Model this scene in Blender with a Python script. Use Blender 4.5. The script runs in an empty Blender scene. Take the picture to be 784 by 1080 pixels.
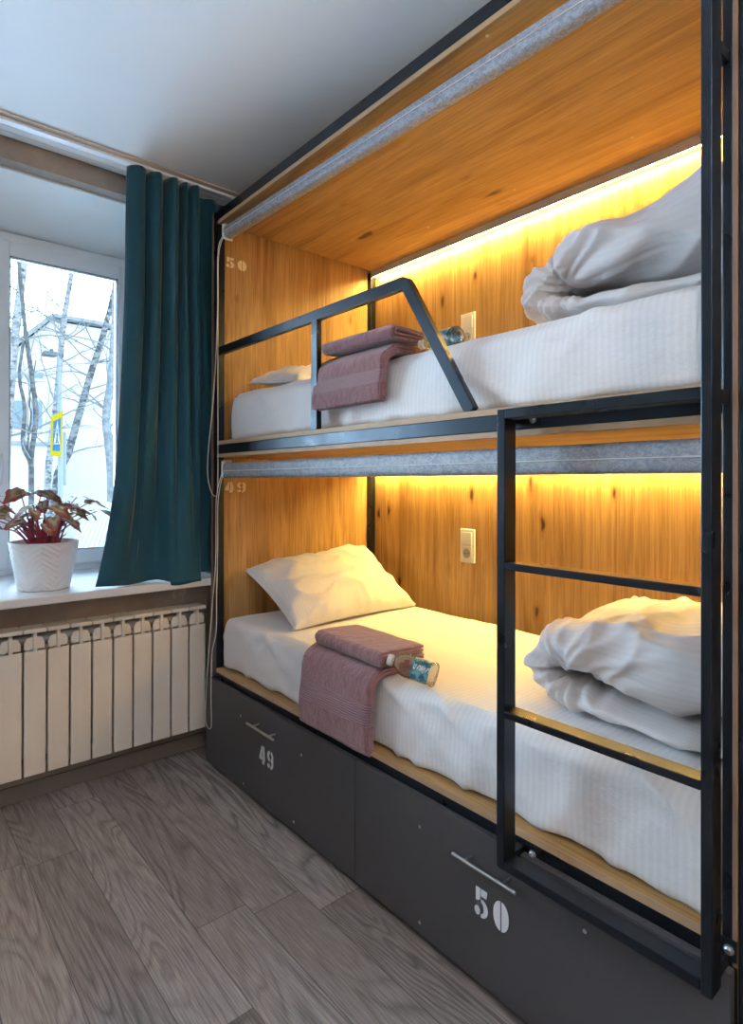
import bpy, bmesh, math, random
from mathutils import Vector, Matrix, noise
import numpy as np
random.seed(7)
COL = bpy.context.scene.collection
PI = math.pi

# ------------------------------------------------------------------ materials
class N:
    def __init__(s, name):
        m = bpy.data.materials.new(name); m.use_nodes = True
        s.m = m; s.t = m.node_tree; s.n = s.t.nodes; s.l = s.t.links
        s.p = s.n['Principled BSDF']; s.out = s.n['Material Output']
    def new(s, t, **k):
        n = s.n.new(t)
        for a, b in k.items(): setattr(n, a, b)
        return n
    def link(s, a, b): s.l.new(a, b)
    def coord(s, kind='Object', scale=(1,1,1), rot=(0,0,0), loc=(0,0,0)):
        tc = s.new('ShaderNodeTexCoord'); mp = s.new('ShaderNodeMapping')
        s.link(tc.outputs[kind], mp.inputs['Vector'])
        mp.inputs['Scale'].default_value = scale; mp.inputs['Rotation'].default_value = rot; mp.inputs['Location'].default_value = loc
        return mp.outputs[0]
    def noise(s, vec, scale=5, detail=4, rough=.5, dist=0):
        n = s.new('ShaderNodeTexNoise'); s.link(vec, n.inputs['Vector'])
        n.inputs['Scale'].default_value = scale; n.inputs['Detail'].default_value = detail
        n.inputs['Roughness'].default_value = rough; n.inputs['Distortion'].default_value = dist
        return n.outputs['Fac']
    def ramp(s, fac, stops, interp='LINEAR'):
        r = s.new('ShaderNodeValToRGB'); s.link(fac, r.inputs['Fac']); r.color_ramp.interpolation = interp
        e = r.color_ramp.elements
        while len(e) < len(stops): e.new(.5)
        for i, (p, c) in enumerate(stops):
            e[i].position = p; e[i].color = (c[0], c[1], c[2], 1) if not isinstance(c, (int, float)) else (c, c, c, 1)
        return r.outputs['Color']
    def math(s, op, a, b=None, c=None, clamp=False):
        n = s.new('ShaderNodeMath', operation=op); n.use_clamp = clamp
        for i, x in enumerate((a, b, c)):
            if x is None: continue
            if isinstance(x, (int, float)): n.inputs[i].default_value = x
            else: s.link(x, n.inputs[i])
        return n.outputs[0]
    def mix(s, a, b, fac, mode='MIX'):
        n = s.new('ShaderNodeMix', data_type='RGBA', blend_type=mode)
        for i, x in ((0, fac), (6, a), (7, b)):
            if isinstance(x, (int, float)): n.inputs[i].default_value = x
            elif isinstance(x, (tuple, list)): n.inputs[i].default_value = (*x[:3], 1)
            else: s.link(x, n.inputs[i])
        return n.outputs[2]
    def bump(s, h, strength=.3, dist=.01):
        b = s.new('ShaderNodeBump'); b.inputs['Strength'].default_value = strength; b.inputs['Distance'].default_value = dist
        s.link(h, b.inputs['Height']); s.link(b.outputs[0], s.p.inputs['Normal'])
    def set(s, color=None, rough=None, metal=None, spec=None):
        if color is not None:
            if isinstance(color, (tuple, list)): s.p.inputs['Base Color'].default_value = (*color[:3], 1)
            else: s.link(color, s.p.inputs['Base Color'])
        if rough is not None:
            if isinstance(rough, (int, float)): s.p.inputs['Roughness'].default_value = rough
            else: s.link(rough, s.p.inputs['Roughness'])
        if metal is not None: s.p.inputs['Metallic'].default_value = metal
        if spec is not None: s.p.inputs['Specular IOR Level'].default_value = spec
        return s.m

def plain(name, color, rough=.5, metal=0, spec=.5, var=.04, scale=8, bump=0):
    k = N(name); v = k.coord()
    f = k.noise(v, scale, 4)
    c = k.mix(tuple(x*(1-var) for x in color), tuple(min(1, x*(1+var)) for x in color), f)
    k.set(c, rough, metal, spec)
    if bump: k.bump(k.noise(v, scale*30, 3), bump, .002)
    return k.m

def wood(name, along, tint=(1,1,1)):
    """knotty oak veneer; along = axis index of the grain"""
    k = N(name)
    sc = [1,1,1]; sc[along] = .085
    v = k.coord(scale=sc)
    n1 = k.noise(v, 7, 5, .6, .8)
    base = k.ramp(n1, [(.28, (.25,.135,.052)), (.42, (.43,.265,.115)), (.56, (.56,.37,.18)), (.66, (.40,.24,.10)), (.8, (.50,.32,.15))])
    sc2 = [1,1,1]; sc2[along] = .03
    n2 = k.noise(k.coord(scale=sc2), 130, 3, .6, .2)
    c = k.mix(base, k.ramp(n2, [(.35, (.58,.50,.42)), (.6, (1.05,1.05,1.05))]), .6, 'MULTIPLY')
    # dark knots and short splits
    sc3 = [1,1,1]; sc3[along] = .42
    vv = k.coord(scale=sc3, loc=(.3,.7,.2))
    nv = k.new('ShaderNodeTexNoise'); k.link(vv, nv.inputs['Vector']); nv.inputs['Scale'].default_value = 20
    add = k.new('ShaderNodeVectorMath', operation='MULTIPLY_ADD'); k.link(nv.outputs['Color'], add.inputs[0])
    add.inputs[1].default_value = (.035,.035,.035); k.link(vv, add.inputs[2])
    vo = k.new('ShaderNodeTexVoronoi'); k.link(add.outputs[0], vo.inputs['Vector']); vo.inputs['Scale'].default_value = 8.0
    sep = k.new('ShaderNodeSeparateColor'); k.link(vo.outputs['Color'], sep.inputs[0])
    size = k.math('MULTIPLY', k.math('POWER', sep.outputs[0], 2), .17)
    kn = k.math('SUBTRACT', size, vo.outputs['Distance'])
    kf = k.ramp(kn, [(0, 0), (.05, 1)])
    halo = k.ramp(k.math('ADD', kn, .09), [(0, 0), (.14, 1)])
    c = k.mix(c, (.22,.085,.022), k.math('MULTIPLY', halo, .65))
    c = k.mix(c, (.045,.018,.008), kf)
    c = k.mix(c, (.84,.78,.64), 1.0, 'MULTIPLY')
    k.set(c, .42, 0, .4)
    k.bump(n2, .08, .002)
    return k.m

def floor_mat():
    k = N('grey_oak_planks')
    tc = k.new('ShaderNodeTexCoord'); sp = k.new('ShaderNodeSeparateXYZ'); k.link(tc.outputs['Object'], sp.inputs[0])
    W, L = .151, 1.22
    xs = k.math('DIVIDE', sp.outputs[0], W); col = k.math('FLOOR', xs); fx = k.math('FRACT', xs)
    wn = k.new('ShaderNodeTexWhiteNoise', noise_dimensions='1D'); k.link(col, wn.inputs['W'])
    ys = k.math('ADD', k.math('DIVIDE', sp.outputs[1], L), wn.outputs['Value']); row = k.math('FLOOR', ys); fy = k.math('FRACT', ys)
    cb = k.new('ShaderNodeCombineXYZ'); k.link(col, cb.inputs[0]); k.link(row, cb.inputs[1])
    w2 = k.new('ShaderNodeTexWhiteNoise', noise_dimensions='3D'); k.link(cb.outputs[0], w2.inputs['Vector'])
    # per-plank coordinates
    off = k.new('ShaderNodeVectorMath', operation='MULTIPLY_ADD'); k.link(w2.outputs['Color'], off.inputs[0]); off.inputs[1].default_value = (9,9,9)
    cc = k.new('ShaderNodeCombineXYZ'); k.link(sp.outputs[0], cc.inputs[0]); k.link(k.math('MULTIPLY', sp.outputs[1], .16), cc.inputs[1]); k.link(cc.outputs[0], off.inputs[2])
    g = off.outputs[0]
    big = k.noise(g, 5.5, 2, .5, .6)
    rings = k.math('FRACT', k.math('MULTIPLY', big, 17))
    ringm = k.ramp(rings, [(0, .25), (.22, .9), (.6, 1.0), (.85, .6), (1, .25)])
    cc2 = k.new('ShaderNodeCombineXYZ'); k.link(sp.outputs[0], cc2.inputs[0]); k.link(k.math('MULTIPLY', sp.outputs[1], .035), cc2.inputs[1])
    fine = k.noise(cc2.outputs[0], 260, 3, .6, .1)
    mask = k.ramp(k.noise(g, 4, 1), [(.35, .15), (.58, 1)])
    base = k.mix((.235,.19,.168), (.47,.41,.38), w2.outputs['Value'])
    c = k.mix(base, k.ramp(fine, [(.3, .5), (.7, 1.25)]), .85, 'MULTIPLY')
    c = k.mix(c, ringm, k.math('MULTIPLY', mask, .75), 'MULTIPLY')
    ex = k.math('MINIMUM', fx, k.math('SUBTRACT', 1, fx)); ey = k.math('MINIMUM', fy, k.math('SUBTRACT', 1, fy))
    gap = k.math('MAXIMUM', k.math('LESS_THAN', ex, .008), k.math('LESS_THAN', ey, .0011))
    c = k.mix(c, (.06,.05,.045), k.math('MULTIPLY', gap, .8))
    k.set(c, k.ramp(fine, [(.3, .46), (.7, .36)]), 0, .45)
    k.bump(k.math('SUBTRACT', k.math('MULTIPLY', fine, .3), gap), .25, .002)
    return k.m

def sheet_mat(name, base=(.79,.775,.78), axis=1, period=.016, strength=.045):
    k = N(name)
    tc = k.new('ShaderNodeTexCoord'); sp = k.new('ShaderNodeSeparateXYZ')
    k.link(tc.outputs['UV' if axis == 'uv' else 'Object'], sp.inputs[0])
    f = k.math('FRACT', k.math('DIVIDE', sp.outputs[0 if axis == 'uv' else axis], period))
    st = k.ramp(f, [(0, 0), (.08, 1), (.5, 1), (.58, 0)])
    c = k.mix(tuple(x*(1-strength) for x in base), base, st)
    k.set(c, k.ramp(st, [(0, .75), (1, .5)]), 0, .35)
    k.p.inputs['Sheen Weight'].default_value = .15
    n = k.noise(k.coord(), 14, 5, .6)
    k.bump(k.math('ADD', n, k.math('MULTIPLY', st, .04)), .35, .012)
    return k.m

def towel_mat():
    k = N('mauve_terry')
    tc = k.new('ShaderNodeTexCoord'); sp = k.new('ShaderNodeSeparateXYZ'); k.link(tc.outputs['UV'], sp.inputs[0])
    u = sp.outputs[0]
    band = k.math('MULTIPLY', k.math('GREATER_THAN', u, .70), k.math('LESS_THAN', u, .83))
    rib = k.math('MULTIPLY', band, k.ramp(k.math('FRACT', k.math('MULTIPLY', u, 70)), [(0, 0), (.3, 1), (.7, 1), (1, 0)]))
    v = k.coord()
    loops = k.noise(v, 230, 3, .7); patch = k.noise(v, 40, 3)
    c = k.mix((.10,.036,.044), (.44,.20,.22), k.math('MULTIPLY', k.math('ADD', loops, patch), .5))
    c = k.mix(c, k.mix((.27,.12,.145), (.34,.165,.19), rib), band)
    k.set(c, .95, 0, .1)
    k.p.inputs['Sheen Weight'].default_value = .5; k.p.inputs['Sheen Roughness'].default_value = .5
    h = k.mix(k.math('ADD', k.math('MULTIPLY', loops, .6), patch), k.math('MULTIPLY', rib, .5), band)
    k.bump(h, 1.0, .008)
    return k.m

def curtain_mat():
    k = N('teal_curtain_fabric')
    v = k.coord()
    f = k.noise(v, 600, 2); g = k.noise(v, 6, 3)
    c = k.mix((.011,.052,.078), (.020,.084,.115), k.math('MULTIPLY', k.math('ADD', f, g), .5))
    k.set(c, .85, 0, .2); k.p.inputs['Sheen Weight'].default_value = .4; k.p.inputs['Sheen Roughness'].default_value = .35; k.p.inputs['Sheen Tint'].default_value = (.95,.82,.65,1)  # warm room light on the folds is put into the sheen tint
    k.bump(f, .25, .001)
    return k.m

def blind_mat():
    k = N('grey_marbled_blind_fabric')
    v = k.coord(scale=(1,.6,1))
    f = k.noise(v, 75, 5, .75, 1.6)
    c = k.ramp(f, [(.35, (.20,.215,.25)), (.5, (.27,.29,.33)), (.56, (.40,.42,.47)), (.64, (.28,.30,.34))])
    k.set(c, .55, .1, .5); k.bump(f, .15, .002)
    return k.m

def steel_mat(name='black_powder_coated_steel', c0=(.006,.006,.007), rough=.30):
    k = N(name); v = k.coord()
    s = k.noise(v, 55, 6, .8)
    chips = k.ramp(s, [(.79, 0), (.81, 1)])
    c = k.mix(c0, (.14,.13,.12), k.math('MULTIPLY', chips, .7))
    k.set(c, k.ramp(k.noise(v, 12, 3), [(.3, rough-.04), (.7, rough+.08)]), 0, .5)
    k.p.inputs['Specular Tint'].default_value = (.55,.76,1,1)  # blue of the reflected window daylight is put into this tint
    k.bump(k.noise(v, 500, 2), .06, .001)
    return k.m

def wall_mat():
    k = N('taupe_plaster'); v = k.coord()
    f = k.noise(v, 3.5, 6, .65); g = k.noise(v, 40, 4)
    c = k.ramp(f, [(.3, (.24,.19,.155)), (.5, (.33,.27,.23)), (.62, (.38,.32,.275)), (.66, (.50,.44,.39)), (.7, (.40,.34,.29))])
    k.set(c, .8, 0, .3); k.bump(k.math('ADD', f, k.math('MULTIPLY', g, .15)), .25, .01)
    return k.m

def ceiling_mat():
    k = N('white_ceiling_paint'); v = k.coord()
    f = k.noise(v, 1.6, 3)
    c = k.mix((.76,.77,.78), (.83,.84,.85), f)
    k.set(c, .55, 0, .3)
    return k.m

def emit(name, color, strength):
    k = N(name); e = k.new('ShaderNodeEmission'); e.inputs[0].default_value = (*color, 1); e.inputs[1].default_value = strength
    k.link(e.outputs[0], k.out.inputs[0]); return k.m

def pane_mat():
    k = N('clear_window_glass')
    tr = k.new('ShaderNodeBsdfTransparent'); tr.inputs[0].default_value = (.96,.98,.98,1)
    gl = k.new('ShaderNodeBsdfGlossy'); gl.inputs['Roughness'].default_value = .02
    fr = k.new('ShaderNodeFresnel'); fr.inputs['IOR'].default_value = 1.45
    mx = k.new('ShaderNodeMixShader'); k.link(fr.outputs[0], mx.inputs[0]); k.link(tr.outputs[0], mx.inputs[1]); k.link(gl.outputs[0], mx.inputs[2])
    k.link(mx.outputs[0], k.out.inputs[0]); return k.m

def bottle_mat():
    k = N('clear_bottle_plastic')
    tr = k.new('ShaderNodeBsdfTransparent'); tr.inputs[0].default_value = (.90,.95,.97,1)
    k.set((.93,.97,1), .06, 0, .5); k.p.inputs['Transmission Weight'].default_value = 1; k.p.inputs['IOR'].default_value = 1.33
    mx = k.new('ShaderNodeMixShader'); mx.inputs[0].default_value = .62
    k.link(tr.outputs[0], mx.inputs[1]); k.link(k.p.outputs[0], mx.inputs[2]); k.link(mx.outputs[0], k.out.inputs[0])
    return k.m

def bark_mat(name, pale, dark, thr=.55):
    k = N(name); v = k.coord(scale=(1,1,2.2))
    f = k.noise(v, 9, 5, .7)
    c = k.ramp(f, [(thr-.06, pale), (thr+.04, dark)])
    k.set(c, .9, 0, 0); return k.m

def leaf_mat():
    k = N('begonia_leaf'); tc = k.new('ShaderNodeTexCoord'); sp = k.new('ShaderNodeSeparateXYZ'); k.link(tc.outputs['UV'], sp.inputs[0])
    r = sp.outputs[0]
    n = k.noise(k.coord(), 60, 4)
    rr = k.math('ADD', r, k.math('MULTIPLY', k.math('SUBTRACT', n, .5), .5))
    c = k.ramp(rr, [(.05, (.30,.06,.06)), (.28, (.16,.19,.06)), (.5, (.45,.44,.28)), (.72, (.30,.14,.09)), (.95, (.28,.04,.04))])
    k.set(c, .4, 0, .5); k.bump(n, .4, .004)
    return k.m

def pot_mat():
    k = N('white_pot_diamond_relief'); tc = k.new('ShaderNodeTexCoord'); sp = k.new('ShaderNodeSeparateXYZ'); k.link(tc.outputs['UV'], sp.inputs[0])
    a = k.math('ADD', k.math('MULTIPLY', sp.outputs[0], 12), k.math('MULTIPLY', sp.outputs[1], 6))
    b = k.math('SUBTRACT', k.math('MULTIPLY', sp.outputs[0], 12), k.math('MULTIPLY', sp.outputs[1], 6))
    ta = k.math('PINGPONG', a, .5); tb = k.math('PINGPONG', b, .5)
    big = k.math('LESS_THAN', k.math('PINGPONG', k.math('DIVIDE', k.math('ADD', a, b), 4), .5), .25)
    sa = k.math('PINGPONG', k.math('MULTIPLY', a, 2), .5); sb = k.math('PINGPONG', k.math('MULTIPLY', b, 2), .5)
    h = k.mix(sa, sb, big)
    k.set((.80,.80,.82), .45, 0, .4); k.bump(h, .9, .006)
    return k.m

M = {}
M['wood_z'] = wood('oak_veneer_upright', 2)
M['wood_y'] = wood('oak_veneer_lengthwise', 1)
M['ply'] = plain('pale_ply_edge', (.42,.27,.15), .55, var=.12, scale=30)
M['brown_edge'] = plain('brown_panel_edge', (.20,.115,.07), .55, var=.15, scale=20)
M['steel'] = steel_mat()
M['steel_ladder'] = M['steel']
M['drawer'] = plain('anthracite_laminate', (.060,.056,.060), .5, spec=.35, var=.06, scale=40)
M['paint'] = plain('white_stencil_paint', (.74,.73,.76), .6)
M['paint_wood'] = plain('cream_stencil_paint', (.80,.66,.42), .6)
M['nickel'] = plain('brushed_nickel', (.62,.60,.58), .28, 1)
M['zinc'] = plain('zinc_bolt', (.55,.56,.58), .35, 1)
M['alu'] = plain('grey_aluminium_profile', (.50,.50,.50), .4, .35)
M['sheet'] = sheet_mat('white_striped_sheet')
M['pillowcase'] = sheet_mat('white_pillowcase', (.76,.74,.73), axis='uv', period=.012, strength=.03)
M['duvet'] = sheet_mat('white_duvet_cover', (.66,.635,.635), axis='uv', period=.035, strength=.03)
M['towel'] = towel_mat()
M['curtain'] = curtain_mat()
M['blind'] = blind_mat()
M['wall'] = wall_mat()
M['ceil'] = ceiling_mat()
M['floor'] = floor_mat()
M['base'] = plain('grey_skirting', (.17,.14,.12), .25, spec=.5)
M['pvc'] = plain('white_window_plastic', (.80,.83,.86), .3)
M['reveal'] = plain('white_reveal', (.80,.82,.82), .45)
M['sill'] = plain('white_sill', (.80,.80,.80), .25)
M['rad'] = plain('cream_radiator_enamel', (.80,.73,.64), .38)
M['dark'] = plain('dark_gap', (.03,.028,.026), .7)
M['plastic'] = plain('white_plastic', (.82,.82,.80), .35)
M['cord'] = plain('white_cord', (.72,.68,.62), .6)
M['pane'] = pane_mat()
M['bottle'] = bottle_mat()
M['wallpaint'] = plain('pale_wall_paint', (.62,.60,.57), .7)
M['soil'] = plain('potting_soil', (.03,.02,.015), .95, var=.3, scale=60, bump=.6)
M['stem'] = plain('crimson_stem', (.30,.018,.05), .5)
M['leaf'] = leaf_mat()
M['pot'] = pot_mat()
M['led'] = emit('warm_led', (1.0, .67, .18), 290)
M['grey'] = plain('grey_rocker', (.45,.44,.43), .4)

# ------------------------------------------------------------------ mesh helpers
class MB:
    def __init__(s): s.bm = bmesh.new(); s.uv = None
    def box(s, a, b, bev=0, seg=2):
        a = Vector(a); b = Vector(b)
        lo = Vector([min(a[i], b[i]) for i in range(3)]); hi = Vector([max(a[i], b[i]) for i in range(3)])
        vs = [s.bm.verts.new((x, y, z)) for x in (lo.x, hi.x) for y in (lo.y, hi.y) for z in (lo.z, hi.z)]
        f = [(0,1,3,2), (4,6,7,5), (0,4,5,1), (2,3,7,6), (0,2,6,4), (1,5,7,3)]
        fs = [s.bm.faces.new([vs[i] for i in q]) for q in f]
        if bev:
            es = list({e for q in fs for e in q.edges})
            bmesh.ops.bevel(s.bm, geom=es, offset=bev, segments=seg, profile=.5, affect='EDGES')
        return s
    def bar(s, p, q, w, d, wdir, bev=.002):
        """rectangular bar p->q, size w along wdir, d across"""
        p = Vector(p); q = Vector(q); ax = (q-p).normalized(); wd = Vector(wdir); wd = (wd - ax*wd.dot(ax)).normalized(); dd = ax.cross(wd)
        vs = []
        for c in (p, q):
            for i, j in ((-1,-1), (1,-1), (1,1), (-1,1)): vs.append(s.bm.verts.new(c + wd*(i*w/2) + dd*(j*d/2)))
        f = [(3,2,1,0), (4,5,6,7), (0,1,5,4), (1,2,6,5), (2,3,7,6), (3,0,4,7)]
        fs = [s.bm.faces.new([vs[i] for i in k]) for k in f]
        if bev: bmesh.ops.bevel(s.bm, geom=list({e for k in fs for e in k.edges}), offset=bev, segments=2, profile=.5, affect='EDGES')
        return s
    def tube(s, pts, r, n=8, caps=True):
        pts = [Vector(p) for p in pts]; rs = r if isinstance(r, (list, tuple)) else [r]*len(pts)
        rings = []; up = None
        for i, p in enumerate(pts):
            t = (pts[min(i+1, len(pts)-1)] - pts[max(i-1, 0)]).normalized()
            if up is None: up = t.orthogonal().normalized()
            else:
                up = (up - t*up.dot(t))
                up = up.normalized() if up.length > 1e-6 else t.orthogonal().normalized()
            b = t.cross(up)
            rings.append([s.bm.verts.new(p + (up*math.cos(2*PI*k/n) + b*math.sin(2*PI*k/n))*rs[i]) for k in range(n)])
        for a, b in zip(rings, rings[1:]):
            for k in range(n): s.bm.faces.new((a[k], a[(k+1) % n], b[(k+1) % n], b[k]))
        if caps: s.bm.faces.new(rings[0][::-1]); s.bm.faces.new(rings[-1])
        return s
    def grid(s, P, uv=None, closed_v=False, closed_u=False):
        nu = len(P); nv = len(P[0]); vs = [[s.bm.verts.new(p) for p in row] for row in P]
        L = s.bm.loops.layers.uv.verify() if uv else None
        for i in range(nu if closed_u else nu-1):
            for j in range(nv if closed_v else nv-1):
                i2 = (i+1) % nu; j2 = (j+1) % nv
                f = s.bm.faces.new((vs[i][j], vs[i2][j], vs[i2][j2], vs[i][j2]))
                if uv:
                    idx = ((i, j), (i+1, j), (i+1, j+1), (i, j+1))
                    for l, (a, b) in zip(f.loops, idx): l[L].uv = uv(a, b)
        return vs
    def lathe(s, prof, n=32, M4=None, uv=False):
        M4 = M4 or Matrix()
        P = [[M4 @ Vector((r*math.cos(2*PI*k/n), r*math.sin(2*PI*k/n), z)) for k in range(n)] for r, z in prof]
        vs = s.grid(P, (lambda a, b: (b/n, a/(len(prof)-1))) if uv else None, closed_v=True)
        for row, (r, z) in ((vs[0], prof[0]), (vs[-1], prof[-1])):
            if r > 1e-5:
                try: s.bm.faces.new(row)
                except ValueError: pass
        return s
    def poly(s, pts, ext):
        """flat polygon extruded by vector ext"""
        a = [s.bm.verts.new(p) for p in pts]; b = [s.bm.verts.new(Vector(p)+Vector(ext)) for p in pts]
        s.bm.faces.new(a); s.bm.faces.new(b[::-1]); n = len(a)
        for i in range(n): s.bm.faces.new((a[i], b[i], b[(i+1) % n], a[(i+1) % n]))
        return s
    def build(s, name, mat, parent=None, smooth=False, root=None):
        off = Vector((0,0,0)); r = parent
        while r is not None: off += r.location; r = r.parent
        bm = s.bm
        bmesh.ops.recalc_face_normals(bm, faces=bm.faces[:])
        if off.length: bmesh.ops.translate(bm, verts=bm.verts[:], vec=-off)
        if smooth:
            for f in bm.faces: f.smooth = True
            if isinstance(smooth, float):
                for e in bm.edges:
                    if len(e.link_faces) == 2 and e.calc_face_angle(0) > smooth: e.smooth = False
        me = bpy.data.meshes.new(name); bm.to_mesh(me); bm.free()
        o = bpy.data.objects.new(name, me); COL.objects.link(o)
        if mat: me.materials.append(mat)
        if parent: o.parent = parent
        return o

def tag(o, label=None, cat=None, group=None, kind=None):
    if label: o['label'] = label
    if cat: o['category'] = cat
    if group: o['group'] = group
    if kind: o['kind'] = kind
    return o
def thing(name, label, cat, loc=(0,0,0), group=None):
    o = bpy.data.objects.new(name, None); o.empty_display_size = .1; COL.objects.link(o); o.location = loc
    return tag(o, label, cat, group)
def box(name, a, b, mat, parent=None, bev=0):
    return MB().box(a, b, bev).build(name, mat, parent)
def struct(o): o['kind'] = 'structure'; return o

# ------------------------------------------------------------------ dimensions
YL = 2.03            # window end of bunk
XB = .905            # back panel face
YW = 2.244           # window wall
ZC = 2.54            # ceiling
XL = -2.1; YB = -2.7; XR = .93
GY = 2.70            # window plane

# ------------------------------------------------------------------ room shell
struct(box('floor', (XL-.1, YB-.1, -.06), (XR+.1, YW+.02, 0), M['floor']))
struct(box('ceiling', (XL-.1, YB-.1, ZC), (XR+.1, YW+.65, ZC+.1), M['ceil']))
struct(box('wall_left', (XL-.1, YB-.1, 0), (XL, YW+.6, ZC), M['wallpaint']))
struct(box('wall_right', (XR, YB-.1, 0), (XR+.1, YW+.6, ZC), M['wallpaint']))
struct(box('wall_back', (XL, YB-.1, 0), (XR, YB, ZC), M['wallpaint']))
OX0, OX1 = -1.95, .03
SZ = .776
w = MB()
w.box((XL, YW, 0), (XR, YW+.56, SZ))                   # below the sill
w.box((XL, YW, SZ), (OX0, YW+.56, ZC)); w.box((OX1, YW, SZ), (XR, YW+.56, ZC))
w.box((OX0, YW, 2.455), (OX1, YW+.56, ZC))
struct(w.build('wall_window', M['wall']))
# sloping white soffit and side reveals
r = MB()
r.poly([(OX0, 2.31, 2.446), (OX0, 2.76, 2.336), (OX0, 2.80, 2.336), (OX0, 2.80, 2.4545), (OX0, 2.31, 2.4545)], (OX1-OX0-.0005, 0, 0))
r.poly([(OX1-.0005, 2.30, SZ+.034), (-.088, 2.70, SZ+.034), (-.088, 2.80, SZ+.034), (OX1-.0005, 2.80, SZ+.034)], (0, 0, 1.63))
struct(r.build('trim_1', M['reveal']))
struct(MB().box((XL, 2.232, 0), (XR, YW, .064), .003).build('baseboard_window', M['base']))
struct(MB().box((XL, YB, 0), (XL+.014, 2.232, .064), .003).build('baseboard_left', M['base']))
# window sill board
sl = MB().box((-2.0, 2.052, SZ), (.06, 2.245, SZ+.033), .006, 3)
sl.box((OX0+.001, 2.24, SZ+.0005), (OX1-.001, 2.70, SZ+.033))
tag(sl.build('window_sill', M['sill']), 'wide white window sill board above the radiator', 'window sill')

# window: frame, two sashes
def rect_frame(mb, x0, x1, z0, z1, t, y0, y1, bev=.004):
    mb.box((x0, y0, z0), (x0+t, y1, z1), bev); mb.box((x1-t, y0, z0), (x1, y1, z1), bev)
    mb.box((x0+t-.003, y0, z0), (x1-t+.003, y1, z0+t), bev); mb.box((x0+t-.003, y0, z1-t), (x1-t+.003, y1, z1), bev)
wf = MB(); rect_frame(wf, OX0, -.085, SZ+.03, 2.345, .05, GY, GY+.07)
wf.box((-.80, GY, .84), (-.74, GY+.07, 2.30), .004)
win = struct(wf.build('window_1', M['pvc']))
def sash(x0, x1):
    z0, z1 = .838, 2.306
    f = MB(); rect_frame(f, x0, x1, z0, z1, .070, GY-.018, GY+.05, .008)
    s = f.build('sash', M['pvc'], win)
    g = MB(); rect_frame(g, x0+.064, x1-.064, z0+.064, z1-.064, .008, GY-.012, GY+.02, .001)
    g.build('gasket', M['dark'], s)
    box('glass', (x0+.066, GY+.004, z0+.066), (x1-.066, GY+.010, z1-.066), M['pane'], s)
    return s
s1 = sash(-.729, -.127)
s2 = sash(-1.905, -.80)
h = MB(); h.box((-.712, GY-.030, 1.28), (-.684, GY-.018, 1.36), .003)
h.tube([(-.698, GY-.03, 1.34), (-.698, GY-.055, 1.34), (-.698, GY-.058, 1.30), (-.698, GY-.056, 1.22)], [.009,.010,.010,.008], 10)
h.build('handle', M['pvc'], s1, True)

# curtain track on the ceiling
tr = MB().box((-2.05, 2.065, ZC-.006), (.9, 2.215, ZC), .001)
ctr = tag(tr.build('curtain_track', plain('beige_track_board', (.55,.44,.33), .5)), 'white slim curtain track fixed along the ceiling above the window', 'curtain track')
t2 = MB()
for y0, y1 in ((2.092, 2.128), (2.132, 2.168), (2.172, 2.20)): t2.box((-2.05, y0, ZC-.018), (.9, y1, ZC-.006), .002)
t2.build('rail', M['pvc'], ctr)

# curtain -----------------------------------------------------------------
def catmull(pts, n):
    out = []; P = [pts[0]] + list(pts) + [pts[-1]]
    m = len(pts)-1
    for i in range(n):
        t = i/(n-1)*m; k = min(int(t), m-1); f = t-k
        a, b, c, d = (np.array(P[k+j], float) for j in range(4))
        out.append(.5*((2*b) + (-a+c)*f + (2*a-5*b+4*c-d)*f*f + (-a+3*b-3*c+d)*f**3))
    return out
top = [(-.335,2.13), (-.325,2.105), (-.30,2.085), (-.27,2.10), (-.262,2.15), (-.240,2.10), (-.215,2.085), (-.195,2.11), (-.188,2.155), (-.165,2.095), (-.142,2.085), (-.125,2.115), (-.118,2.155), (-.105,2.10), (-.092,2.095), (-.082,2.15),
       (-.066,2.10), (-.045,2.085), (-.030,2.12), (-.024,2.175), (.02,2.185), (.06,2.165), (.11,2.19), (.17,2.165), (.23,2.19), (.30,2.17)]
bot = [(-.455,2.115), (-.442,2.09), (-.415,2.075), (-.38,2.080), (-.345,2.095), (-.31,2.110), (-.275,2.120), (-.245,2.125), (-.215,2.115), (-.20,2.095), (-.185,2.065), (-.168,2.045), (-.145,2.035), (-.115,2.032), (-.085,2.032), (-.06,2.035),
       (-.047,2.045), (-.044,2.07), (-.046,2.10), (-.044,2.14), (-.01,2.15), (.04,2.145), (.09,2.165), (.15,2.15), (.22,2.165), (.30,2.155)]
NU, NV = 200, 70
T = catmull(top, NU); B = catmull(bot, NU)
P = []
for i in range(NU):
    row = []
    for j in range(NV):
        s = j/(NV-1); e = .3*s + .7*s**5 if i < 40 else .35*s+.65*s**3
        x = T[i][0]*(1-e)+B[i][0]*e; y = T[i][1]*(1-e)+B[i][1]*e
        zb = .822 if i > 120 else .8125
        if B[i][1] < 2.054: zb = .800
        zb += .004*math.sin(i*.12)
        z = 2.522*(1-s)+zb*s
        w_ = noise.noise(Vector((x*6, z*1.5, 3.3)))*.012*math.sin(PI*s)
        x += w_; y += noise.noise(Vector((x*9, z*2.2, 8.1)))*.012*math.sin(PI*s)
        if z < .95: y = max(y, 2.03) 
        row.append(Vector((x, y, z)))
    P.append(row)
mb = MB(); mb.grid(P)
cur = mb.build('curtain', M['curtain'], None, True)
sm = cur.modifiers.new('t', 'SOLIDIFY'); sm.thickness = .003; sm.offset = 0
tag(cur, 'teal blue fabric curtain gathered in folds beside the window', 'curtain')

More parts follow.
